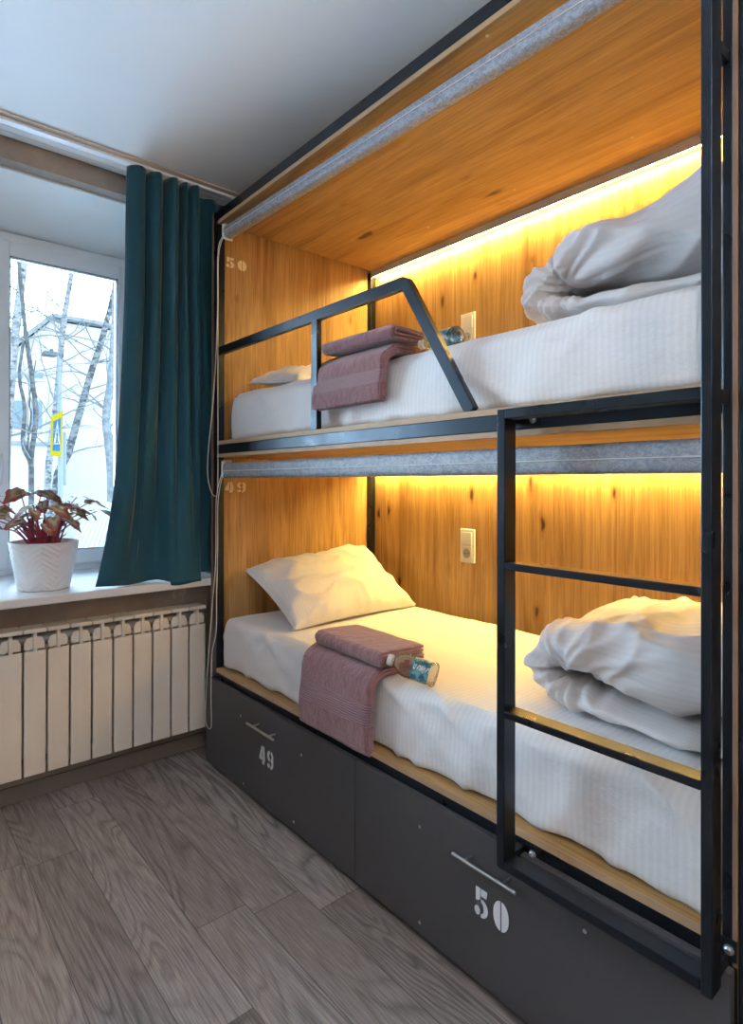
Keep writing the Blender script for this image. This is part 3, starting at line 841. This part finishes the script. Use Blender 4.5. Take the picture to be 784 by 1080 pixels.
# ------------------------------------------------------------------ bottles
def bottle(base, axis, roll, label, text, S=1.08, SZ_=.75):
    root = thing('water_bottle', label, 'bottle', base, 'small water bottles')
    A = Vector(axis).normalized(); q = A.to_track_quat('Z', 'Y'); R4 = q.to_matrix().to_4x4() @ Matrix.Rotation(roll, 4, 'Z')
    Mx = Matrix.Translation(base) @ R4 @ Matrix.Diagonal((S, S, SZ_, 1))
    prof = [(0, .004), (.020, .001), (.027, .002), (.0315, .008), (.0318, .018), (.0300, .024), (.0300, .092), (.0318, .098), (.0318, .104), (.0305, .108), (.0315, .116), (.030, .132), (.025, .148), (.018, .162), (.0135, .170), (.0135, .176), (.0155, .178), (.0155, .180), (.0125, .181), (.0125, .192), (0, .192)]
    mb = MB(); mb.lathe(prof, 36, Mx)
    for v in mb.bm.verts:      # moulded ribs
        p = Mx.inverted() @ v.co; r = math.hypot(p.x, p.y); a = math.atan2(p.y, p.x)
        if r > .02 and (p.z > .108 or p.z < .022):
            f = 1+.03*math.sin(a*9); p.x *= f; p.y *= f; v.co = Mx @ p
    mb.build('bottle_body', M['bottle'], root, True)
    c = MB(); c.lathe([(.0150, .180), (.0152, .182), (.0150, .198), (.0138, .200), (0, .2002)], 30, Mx); c.build('cap', M['plastic'], root, .7)
    # wrap label
    P = []; n = 40
    for i in range(2):
        P.append([Mx @ Vector((.0306*math.cos(a), .0306*math.sin(a), .028+.072*i)) for a in [(-1.9+3.8*j/n) for j in range(n+1)]])
    l = MB(); l.grid(P, lambda a, b: (b/n, a))
    k = N('bottle_label'); vv = k.coord(); nn_ = k.noise(vv, 55, 4, .6)
    k.set(k.ramp(nn_, [(.35, (.01,.05,.08)), (.5, (.03,.17,.24)), (.62, (.20,.42,.47)), (.75, (.02,.09,.10))]), .3)
    lb = l.build('label', k.m, root, True)
    # lettering that follows the label
    cu = bpy.data.curves.new('letters', 'FONT'); cu.body = text; cu.size = .0175; cu.align_x = 'CENTER'; cu.align_y = 'CENTER'; cu.offset = .0006
    to = bpy.data.objects.new('lettering', cu); COL.objects.link(to)
    bpy.context.view_layer.update()
    me = bpy.data.meshes.new_from_object(to); bpy.data.objects.remove(to)
    bm = bmesh.new(); bm.from_mesh(me)
    bmesh.ops.subdivide_edges(bm, edges=[e for e in bm.edges if e.calc_length() > .004], cuts=2)
    for v in bm.verts:
        ang = v.co.y/.0310 + LET_ANG; z = .058 + v.co.x*.92
        v.co = Mx @ Vector((.0310*math.cos(-ang), .0310*math.sin(-ang), z))
    mb = MB(); mb.bm.free(); mb.bm = bm
    mb.build('lettering', M['plastic'], lb)
    return root
LET_ANG = .35
Bb = Vector((.094, .792, .6755)); Cc = Vector((.027, .899, .7060))
bottle(Bb, Cc-Bb, .9, 'clear plastic water bottle lying beside the towels on the lower berth', 'БАЙКАЛ')
Bb = Vector((.125, .738, 1.6395)); Cc = Vector((.128, .89, 1.642))
bottle(Bb, Cc-Bb, 2.2, 'clear plastic water bottle lying behind the slanted guard rail on the upper berth', 'БАЙКАЛ', .95, .78)

# ------------------------------------------------------------------ switch and socket plates
def plate(z1, label):
    y1, y0 = 1.402, 1.320; z0 = z1-.150; x = XB-.0005
    root = thing('wall_socket', label, 'socket', (x, (y0+y1)/2, z0), 'switch and socket plates')
    q = MB(); rect = [(y0, z0, y1, z1)]
    q.box((x-.009, y0, z0), (x, y1, z1), .003, 2); q.build('frame_plate', M['plastic'], root)
    MB().box((x-.014, y0+.012, z0+.078), (x-.0085, y1-.012, z1-.014), .002).build('rocker_switch', M['plastic'], root)
    s = MB(); s.box((x-.012, y0+.012, z0+.013), (x-.0085, y1-.012, z0+.073), .002); so = s.build('socket_insert', M['plastic'], root)
    c = MB(); Mx = Matrix.Translation((x-.0125, (y0+y1)/2, z0+.042)) @ Matrix.Rotation(-PI/2, 4, 'Y')
    c.lathe([(.0215, 0), (.0215, .001), (.0195, .001), (.0185, -.0002), (0, -.0002)], 28, Mx); c.build('socket_well', M['grey'], so, .5)
    hh = MB()
    for dy in (-.0095, .0095): hh.tube([(x-.0132, (y0+y1)/2+dy, z0+.042), (x-.0120, (y0+y1)/2+dy, z0+.042)], .003, 10)
    hh.build('socket_hole', M['dark'], so)
plate(1.021, 'white switch and socket plate on the back panel of the lower berth')
plate(1.986, 'white switch and socket plate on the back panel of the upper berth')

# ------------------------------------------------------------------ neighbouring bunk, just its frame beyond the end panel
nb = thing('neighbouring_bunk', 'black steel frame of the next bunk at the right edge', 'bunk bed', (0, -.5, 0))
def npart(name, a, b, mat=st): return MB().box(a, b, .002).build(name, mat, nb)
npart('post', (0, -.036, 0), (.034, -.0025, 2.354)); npart('post', (0, -1.03, 0), (.034, -.996, 2.354))
npart('post', (.872, -.036, 0), (.904, -.0025, 2.354)); npart('post', (.872, -1.03, 0), (.904, -.996, 2.354))
npart('top_beam', (0, -1.03, 2.354), (.904, -.0025, 2.3935))
for z in (.373, 1.348): npart('rail', (0, -.996, z), (.034, -.036, z+.04))
for z in (.4135, 1.3885): npart('deck_board', (0, -.995, z), (.871, -.037, z+.0155), M['wood_y'])

# ------------------------------------------------------------------ begonia
PX, PY, PZ = -.612, 2.235, SZ+.033
pl = thing('potted_begonia', 'red stemmed begonia in a white diamond patterned pot on the sill', 'potted plant', (PX, PY, PZ))
m4 = Matrix.Translation((PX, PY, PZ))
ph = .186
p = MB(); p.lathe([(.001, .0), (.086, .0), (.092, .004)] + [(.092+.031*i/16, .004+(ph-.008)*i/16) for i in range(1, 17)] + [(.124, ph), (.120, ph), (.117, ph-.012), (.112, ph-.03)], 72, m4, uv=True)
p.build('pot', M['pot'], pl, .8)
p = MB(); p.lathe([(0, ph-.022), (.06, ph-.018), (.113, ph-.024)], 32, m4); p.build('soil', M['soil'], pl, True)
# leaves given as (dx along sill, dy into room(-)/out(+), height above sill, size, heading)
rnd = random.Random(11)
_r2 = random.Random(4)
leaves = [(-.21,-.02,.265,.058,3.3),(-.155,.03,.315,.055,2.8),(-.135,-.03,.245,.052,3.5),(-.075,.02,.335,.070,2.0),(-.01,.0,.328,.068,.5),(-.045,-.05,.285,.075,3.9),(.03,-.04,.275,.062,5.2),
          (.06,.02,.300,.062,.4),(.115,.0,.315,.062,.2),(.155,-.02,.292,.065,-.1),(.10,-.04,.255,.058,-.4),(.195,.0,.255,.070,-.7),(.07,-.06,.225,.060,5.3),(-.09,-.06,.225,.048,3.7),
          (.0,.05,.29,.055,1.5),(-.12,.05,.27,.05,2.2),(.10,.06,.285,.052,1.0),(.02,-.07,.235,.055,4.6),(-.03,.02,.25,.05,2.6),(.05,-.01,.255,.052,5.9),(-.16,-.06,.20,.040,3.6),(.16,.05,.25,.05,.5),(-.19,.04,.24,.05,2.9), (.0,-.05,.205,.045,4.9)]
SM = MB(); LM = MB()
for _ in range(18):
    _a = _r2.uniform(0, 6.28); _q = _r2.uniform(.02, .15)
    leaves.append((_q*math.cos(_a)*1.1, _q*math.sin(_a)*.5, _r2.uniform(.20, .29)-_q*.15, _r2.uniform(.035, .055), _a+_r2.uniform(-.6, .6)))
for i in range(0):
    pass
for (dx, dy, hz, sz, hd) in leaves:
    tip = Vector((PX+dx*1.05, PY+dy, PZ+hz+.045)); a = math.atan2(dy, dx) + rnd.uniform(-.3, .3); rb_ = rnd.uniform(.01, .05)
    base = Vector((PX+rb_*math.cos(a), PY+rb_*math.sin(a), PZ+ph-.02))
    mid = base.lerp(tip, .55) + Vector((0, 0, .028)) + Vector((rnd.uniform(-.01,.01), rnd.uniform(-.01,.01), 0))
    pts = [Vector(c) for c in catmull([base, base.lerp(mid, .5)+Vector((0,0,.012)), mid, tip], 9)]
    SM.tube(pts, [.0034-.0016*k/8 for k in range(9)], 6)
    # leaf: lopsided pointed outline with toothed rim, drooping
    sz *= .86
    ux = Vector((math.cos(hd), math.sin(hd)*.6, rnd.uniform(-.35, .05))).normalized(); sd = ux.cross(Vector((0,0,1))).normalized(); up = sd.cross(ux).normalized()
    tilt = rnd.uniform(-.5, .5); sd = (sd*math.cos(tilt)+up*math.sin(tilt)); up = sd.cross(ux)
    if up.z < 0: up = -up
    nA = 30; rows = []
    for rr in range(5):
        f = rr/4; row = []
        for k in range(nA):
            an = 2*PI*k/nA
            R_ = .55 + .45*math.cos(an/2)**8 if an <= PI else .55 + .45*math.cos((2*PI-an)/2)**8
            R_ *= (1.0 if an <= PI else .78)
            cut = 1-.45*math.exp(-((an-PI)/.28)**2)
            R_ = R_*cut*(1+.06*(k % 2)+.05*math.sin(an*5))
            lx = R_*f*math.cos(an)*1.25*sz; ly = R_*f*math.sin(an)*1.1*sz
            rip = math.sin(an*6)*.05*sz*f*f
            z_ = -(lx*lx+ly*ly)/sz*.34 + rip + abs(ly)*.25
            row.append(tip + ux*lx + sd*ly + up*z_)
        rows.append(row)
    LM.grid(rows, lambda a, b: (a/4, b/nA), closed_v=True)
for k in range(26):
    a = rnd.uniform(0, 6.28); rr = rnd.uniform(.005, .06); l = rnd.uniform(.04, .10)
    b0 = Vector((PX+rr*math.cos(a), PY+rr*math.sin(a), PZ+ph-.02))
    SM.tube([b0, b0+Vector((math.cos(a)*.012, math.sin(a)*.012, l*.6)), b0+Vector((math.cos(a)*.035, math.sin(a)*.03, l))], [.0032,.0028,.0014], 6)
SM.build('stems', M['stem'], pl, True)
lf = LM.build('foliage', M['leaf'], pl, True)

# ------------------------------------------------------------------ outside the window
GZ = -1.6
snow = plain('old_snow', (.80,.82,.85), .9, var=.05, scale=.6)
struct(box('ground', (-40, 3.6, GZ-.3), (30, 60, GZ), snow))
struct(box('outer_wall', (XL-.1, YW+.57, GZ), (XR+.1, YW+.60, SZ-.02), M['wallpaint']))
CAM = Vector((-1.143, -.3647, 1.2241))
_F = 622.8112; _CY = 507.7669
ya, pi_, ro = math.radians(40.5366), math.radians(.1786), math.radians(.127)
fw = Vector((math.sin(ya), math.cos(ya), 0)); rt = Vector((math.cos(ya), -math.sin(ya), 0)); up = Vector((0,0,1))
f2 = fw*math.cos(pi_)+up*math.sin(pi_); u2 = up*math.cos(pi_)-fw*math.sin(pi_)
r3 = rt*math.cos(ro)+u2*math.sin(ro); u3 = u2*math.cos(ro)-rt*math.sin(ro)
def at(u, v, y):
    d = f2 + r3*((u-392)/_F) + u3*((_CY-v)/_F); return CAM + d*((y-CAM.y)/d.y)

# pale building with a gable
HB = 24.0
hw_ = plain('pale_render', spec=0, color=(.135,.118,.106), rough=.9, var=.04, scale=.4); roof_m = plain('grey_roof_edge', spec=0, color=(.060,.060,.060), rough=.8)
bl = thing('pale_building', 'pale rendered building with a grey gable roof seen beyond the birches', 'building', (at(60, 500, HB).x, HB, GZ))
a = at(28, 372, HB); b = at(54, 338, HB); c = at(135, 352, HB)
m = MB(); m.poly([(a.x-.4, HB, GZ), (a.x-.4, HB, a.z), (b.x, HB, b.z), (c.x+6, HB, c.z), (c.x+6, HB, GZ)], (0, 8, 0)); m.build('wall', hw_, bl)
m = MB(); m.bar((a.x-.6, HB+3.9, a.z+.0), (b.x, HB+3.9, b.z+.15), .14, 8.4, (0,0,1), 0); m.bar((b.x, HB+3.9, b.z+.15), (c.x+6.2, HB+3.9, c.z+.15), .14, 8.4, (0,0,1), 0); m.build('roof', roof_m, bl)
# annexe with windows
HA = 21.0
an_ = thing('grey_annexe', 'low pale building with blue grey windows at the left of the view', 'building', (at(30, 500, HA).x, HA, GZ))
a = at(-30, 385, HA); b = at(47, 465, HA)
m = MB(); m.box((a.x-4, HA, GZ), (b.x, HA+2.5, a.z)); m.build('wall', plain('annexe_render', spec=0, color=(.138,.12,.108), rough=.9), an_)
wm = plain('blue_grey_panes', spec=0, color=(.050,.060,.064), rough=.5)
for (u0, v0, u1, v1) in ((33, 392, 45, 400), (33, 422, 44, 453), (10, 392, 24, 400), (10, 422, 24, 453)):
    p0 = at(u0, v0, HA); p1 = at(u1, v1, HA)
    fr_ = MB().box((p0.x-.08, HA-.06, p1.z-.08), (p1.x+.08, HA-.002, p0.z+.08)).build('window_frame', hw_, an_)
    MB().box((p0.x, HA-.07, p1.z), (p1.x, HA-.061, p0.z)).build('pane', wm, fr_)
# low wall
HL = 15.0
p0 = at(-60, 466, HL); p1 = at(68, 466, HL)
m = MB(); m.box((p0.x-5, HL, GZ), (p1.x, HL+.2, p0.z)); lw = m.build('garden_wall', plain('pale_garden_wall', spec=0, color=(.120,.106,.096), rough=.9)); 
tag(lw, 'low pale boundary wall behind the lamp post', 'wall')
MB().box((p0.x-5.1, HL-.06, p0.z), (p1.x+.05, HL+.26, p0.z+.08)).build('coping', roof_m, lw)

# trees: trunk control points in pixels at given distance
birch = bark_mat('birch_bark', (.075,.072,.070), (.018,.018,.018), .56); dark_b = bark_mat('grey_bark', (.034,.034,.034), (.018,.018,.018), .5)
twig_m = plain('bare_twigs', spec=0, color=(.050,.050,.050), rough=.9)
def tree(name, y, pix, w_px, mat, label, nb_=26, seed=1):
    R = random.Random(seed)
    pts = [at(u, v, y) for u, v in pix]
    depth = (pts[0]-CAM).dot(f2); r0 = w_px/_F*depth/2
    dn = pts[0]-pts[1]; foot = Vector((pts[0].x, pts[0].y, GZ-.05))
    ctrl = [foot] + pts; up_ = (pts[-1]-pts[-2]).normalized(); ctrl += [pts[-1]+up_*1.8, pts[-1]+up_*3.6]
    sm_ = [Vector(c) for c in catmull(ctrl, 26)]
    rs = [r0*(1.1-.5*i/25) for i in range(26)]
    root = thing(name, label, 'tree', foot, 'bare trees outside the window')
    MB().tube(sm_, rs, 10).build('trunk', mat, root, True)
    bm = MB()
    for k in range(nb_):
        i = R.randint(6, 24); p = sm_[i]; a = R.uniform(0, 2*PI); L = R.uniform(.7, 2.3)*(.5+.5*y/14)
        d = Vector((math.cos(a), math.sin(a)*.6, R.uniform(.1, .8))).normalized()
        q = [p]; 
        for s in range(7):
            d = (d + Vector((R.uniform(-.3,.3), R.uniform(-.3,.3), R.uniform(-.18,.22)))).normalized(); q.append(q[-1]+d*L/7)
        bm.tube(q, [rs[i]*.22*(1-s/8)+.0025 for s in range(8)], 5)
        for t in range(4):
            j = R.randint(2, 6); dd = (d+Vector((R.uniform(-1,1), R.uniform(-1,1), R.uniform(-.6,.8)))).normalized(); e = [q[j]]
            for s in range(4):
                dd = (dd+Vector((R.uniform(-.3,.3), R.uniform(-.3,.3), R.uniform(-.3,.2)))).normalized(); e.append(e[-1]+dd*L*.11)
            bm.tube(e, [.006,.005,.004,.003,.002], 4)
    bm.build('branches', twig_m, root)
    return root
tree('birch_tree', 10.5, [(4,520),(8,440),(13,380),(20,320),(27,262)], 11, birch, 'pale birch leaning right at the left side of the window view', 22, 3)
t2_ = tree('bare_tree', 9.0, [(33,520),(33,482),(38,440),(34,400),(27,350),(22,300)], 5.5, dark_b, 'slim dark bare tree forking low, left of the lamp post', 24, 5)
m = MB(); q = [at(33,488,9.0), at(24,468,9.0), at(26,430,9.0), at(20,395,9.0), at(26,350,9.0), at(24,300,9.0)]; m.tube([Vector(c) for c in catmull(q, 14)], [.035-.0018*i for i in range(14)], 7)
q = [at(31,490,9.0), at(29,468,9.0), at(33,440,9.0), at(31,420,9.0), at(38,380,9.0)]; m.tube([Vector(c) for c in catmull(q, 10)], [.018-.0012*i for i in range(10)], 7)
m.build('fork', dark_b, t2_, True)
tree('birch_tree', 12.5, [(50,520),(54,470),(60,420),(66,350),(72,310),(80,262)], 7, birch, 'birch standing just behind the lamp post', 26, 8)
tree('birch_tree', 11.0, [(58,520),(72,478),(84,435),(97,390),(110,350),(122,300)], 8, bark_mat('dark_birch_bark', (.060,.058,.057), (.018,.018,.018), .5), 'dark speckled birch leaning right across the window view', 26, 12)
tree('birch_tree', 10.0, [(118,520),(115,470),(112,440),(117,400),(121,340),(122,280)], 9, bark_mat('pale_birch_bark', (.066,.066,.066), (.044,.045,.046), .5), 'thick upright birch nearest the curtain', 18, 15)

# lamp post and crossing sign
LY = 9.6
g0 = at(64, 500, LY)
lp = thing('street_lamp', 'pale grey street lamp with a curved arm outside the window', 'street lamp', (g0.x, LY, GZ))
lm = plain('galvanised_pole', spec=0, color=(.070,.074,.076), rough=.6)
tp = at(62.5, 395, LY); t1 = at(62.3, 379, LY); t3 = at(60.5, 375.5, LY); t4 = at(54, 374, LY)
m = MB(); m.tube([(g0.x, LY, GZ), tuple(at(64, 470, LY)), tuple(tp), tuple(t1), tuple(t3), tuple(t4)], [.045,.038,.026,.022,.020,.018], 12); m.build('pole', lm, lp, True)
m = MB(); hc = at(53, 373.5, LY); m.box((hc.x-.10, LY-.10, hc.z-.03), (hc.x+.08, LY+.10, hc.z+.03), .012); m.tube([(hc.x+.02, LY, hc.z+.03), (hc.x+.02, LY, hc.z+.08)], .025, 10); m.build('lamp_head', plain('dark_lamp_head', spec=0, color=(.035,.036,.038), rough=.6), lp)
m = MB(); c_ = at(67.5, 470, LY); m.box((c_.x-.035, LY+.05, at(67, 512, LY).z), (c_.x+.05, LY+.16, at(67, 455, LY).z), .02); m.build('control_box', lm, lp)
sg = thing('crossing_sign', 'yellow bordered blue pedestrian crossing sign on the lamp post', 'road sign', tuple(at(59, 482, LY-.1)))
c00 = at(53, 480, LY-.20); c10 = at(64, 482, LY-.08) ; c11 = at(66, 433, LY-.08); c01 = at(54, 440, LY-.20)
def quad_slab(mb, q, off0, off1):
    n = (q[1]-q[0]).cross(q[2]-q[0]).normalized()
    if n.y > 0: n = -n
    mb.poly([p+n*off0 for p in q], n*(off1-off0))
Q = [c00, c10, c11, c01]
def qp(a, b): return (Q[0]*(1-a)+Q[1]*a)*(1-b) + (Q[3]*(1-a)+Q[2]*a)*b
m = MB(); quad_slab(m, Q, 0, .01); sp_ = m.build('panel', plain('sign_yellow', spec=0, color=(.090,.066,.002), rough=.5), sg)
m = MB(); quad_slab(m, [qp(.17,.12), qp(.83,.12), qp(.83,.86), qp(.17,.86)], .0105, .0125); m.build('blue_field', plain('sign_blue', spec=0, color=(.010,.030,.055), rough=.5), sg)
m = MB(); quad_slab(m, [qp(.2,.28), qp(.8,.28), qp(.5,.84)], .013, .015); m.build('white_triangle', plain('sign_white', spec=0, color=(.10,.095,.085), rough=.5), sg)
m = MB()
for a0, b0, a1, b1, t in ((.44,.32,.5,.45,.035),(.58,.32,.5,.45,.035),(.5,.43,.5,.56,.055),(.4,.5,.5,.55,.03),(.6,.48,.5,.55,.03)):
    quad_slab(m, [qp(a0-t,b0), qp(a0+t,b0), qp(a1+t,b1), qp(a1-t,b1)], .0155, .017)
quad_slab(m, [qp(.5+.05*math.cos(x), .60+.025*math.sin(x)) for x in [i*PI/4 for i in range(8)]], .0155, .017)
for k in range(3): quad_slab(m, [qp(.28+.16*k,.30), qp(.34+.16*k,.30), qp(.36+.15*k,.335), qp(.31+.15*k,.335)], .0155, .017)
m.build('walking_figure', plain('sign_black', spec=0, color=(.02,.02,.025), rough=.5), sg)

# boarded porch roof below the window
pr = MB(); P0 = at(78, 640, 4.6); 
A_ = Vector((at(70,560,4.3).x, 4.3, at(70,570,4.3).z)); 
q0 = at(60, 600, 4.0); q1 = at(150, 600, 4.0); q2 = at(150, 535, 7.5); q3 = at(100, 527, 7.5)
for i in range(16):
    f0, f1 = i/16, (i+.9)/16
    a0 = q0.lerp(q1, f0); a1 = q0.lerp(q1, f1); b1_ = q3.lerp(q2, f1); b0_ = q3.lerp(q2, f0)
    pr.poly([a0, a1, b1_, b0_], (0, 0, -.04))
tag(pr.build('porch_roof', plain('weathered_white_boards', spec=0, color=(.115,.108,.100), rough=.8)), 'pale boarded porch roof just below the window', 'roof')
pr2 = MB(); pr2.box((q0.x+.3, 4.4, GZ), (q0.x+.4, 4.5, min(q0.z, q1.z)-.02)); pr2.box((q1.x-.4, 4.4, GZ), (q1.x-.3, 4.5, min(q0.z, q1.z)-.02)); pr2.box((q2.x-.4, 7.2, GZ), (q2.x-.3, 7.3, q2.z-.12)); pr2.box((q3.x+.3, 7.2, GZ), (q3.x+.4, 7.3, q3.z-.12))
pr2.build('post', roof_m, bpy.data.objects['porch_roof'])

# ------------------------------------------------------------------ added fill lamps, unseen behind the viewpoint
def added_pendant(x, y, z, label, power):  # glowing globe added to lift the dark room, never in view
    root = thing('added_globe_lamp', label, 'added lamp', (x, y, ZC))
    m = MB(); m.lathe([(0, -.001), (.05, -.001), (.05, -.02), (.02, -.03), (0, -.03)], 30, Matrix.Translation((x, y, ZC))); m.build('canopy', M['plastic'], root, .5)
    MB().tube([(x, y, ZC-.03), (x, y, z+.14)], .004, 8).build('cable', M['plastic'], root)
    m = MB(); m.lathe([(.14*math.sin(PI*i/24), -.14*math.cos(PI*i/24)) for i in range(25)], 36, Matrix.Translation((x, y, z))); m.build('globe_shade', emit('added_globe_glow', (1.0,.80,.62), power), root, True)
added_pendant(-1.05, -1.5, 2.10, 'added white globe fill lamp, unseen behind the viewpoint', 30)
def added_uplight(x, y, power):  # uplight added to brighten ceiling and room, never in view
    root = thing('added_uplighter', 'added white uplighter for fill light, unseen behind the viewpoint', 'floor lamp', (x, y, 0))
    T4 = Matrix.Translation((x, y, 0))
    m = MB(); m.lathe([(0, 0), (.14, 0), (.14, .012), (.13, .02), (0, .02)], 40, T4); m.build('base', M['plastic'], root, .5)
    MB().tube([(x, y, .02), (x, y, 1.70)], .012, 12).build('pole', M['plastic'], root, True)
    m = MB(); m.lathe([(0, 1.70), (.03, 1.70), (.10, 1.74), (.17, 1.82), (.165, 1.82), (.10, 1.75), (0, 1.745)], 40, T4); m.build('lamp_shade', M['plastic'], root, .7)
    m = MB(); m.lathe([(0, 1.790), (.13, 1.790), (.13, 1.780), (0, 1.780)], 36, T4); m.build('diffuser', emit('added_uplight_glow', (.80,.88,1.0), power), root)
added_uplight(-1.35, -1.1, 390)

# ------------------------------------------------------------------ world, daylight, camera
sc = bpy.context.scene
wd = bpy.data.worlds.new('sky'); sc.world = wd; wd.use_nodes = True
nt = wd.node_tree; bg = nt.nodes['Background']
tcw = nt.nodes.new('ShaderNodeTexCoord'); spw = nt.nodes.new('ShaderNodeSeparateXYZ'); nt.links.new(tcw.outputs['Generated'], spw.inputs[0])
rp = nt.nodes.new('ShaderNodeValToRGB'); nt.links.new(spw.outputs[2], rp.inputs[0])
rp.color_ramp.elements[0].position = 0; rp.color_ramp.elements[0].color = (.66,.84,1,1)
rp.color_ramp.elements[1].position = .7; rp.color_ramp.elements[1].color = (.46,.72,1,1)
nt.links.new(rp.outputs[0], bg.inputs[0]); bg.inputs[1].default_value = 19
po = bpy.data.lights.new('window_portal', 'AREA'); po.shape = 'RECTANGLE'; po.size = 1.75; po.size_y = 1.5; po.cycles.is_portal = True
pob = bpy.data.objects.new('window_portal', po); COL.objects.link(pob); pob.location = (-1.05, GY+.12, 1.57); pob.rotation_euler = (-PI/2, 0, 0)

cam = bpy.data.cameras.new('camera'); co = bpy.data.objects.new('camera', cam); COL.objects.link(co)
cam.sensor_fit = 'HORIZONTAL'; cam.sensor_width = 36; cam.lens = _F*36/784; cam.shift_y = (_CY-540)/784; cam.clip_start = .02; cam.clip_end = 200
R = Matrix((r3, u3, -f2)).transposed().to_4x4(); R.translation = CAM; co.matrix_world = R
sc.camera = co
sc.view_settings.view_transform = 'Standard'; sc.view_settings.look = 'None'; sc.view_settings.gamma = 1; sc.view_settings.use_curve_mapping = False
sc.view_settings.exposure = .2
sc.cycles.max_bounces = 10; sc.cycles.diffuse_bounces = 6; sc.cycles.transparent_max_bounces = 16
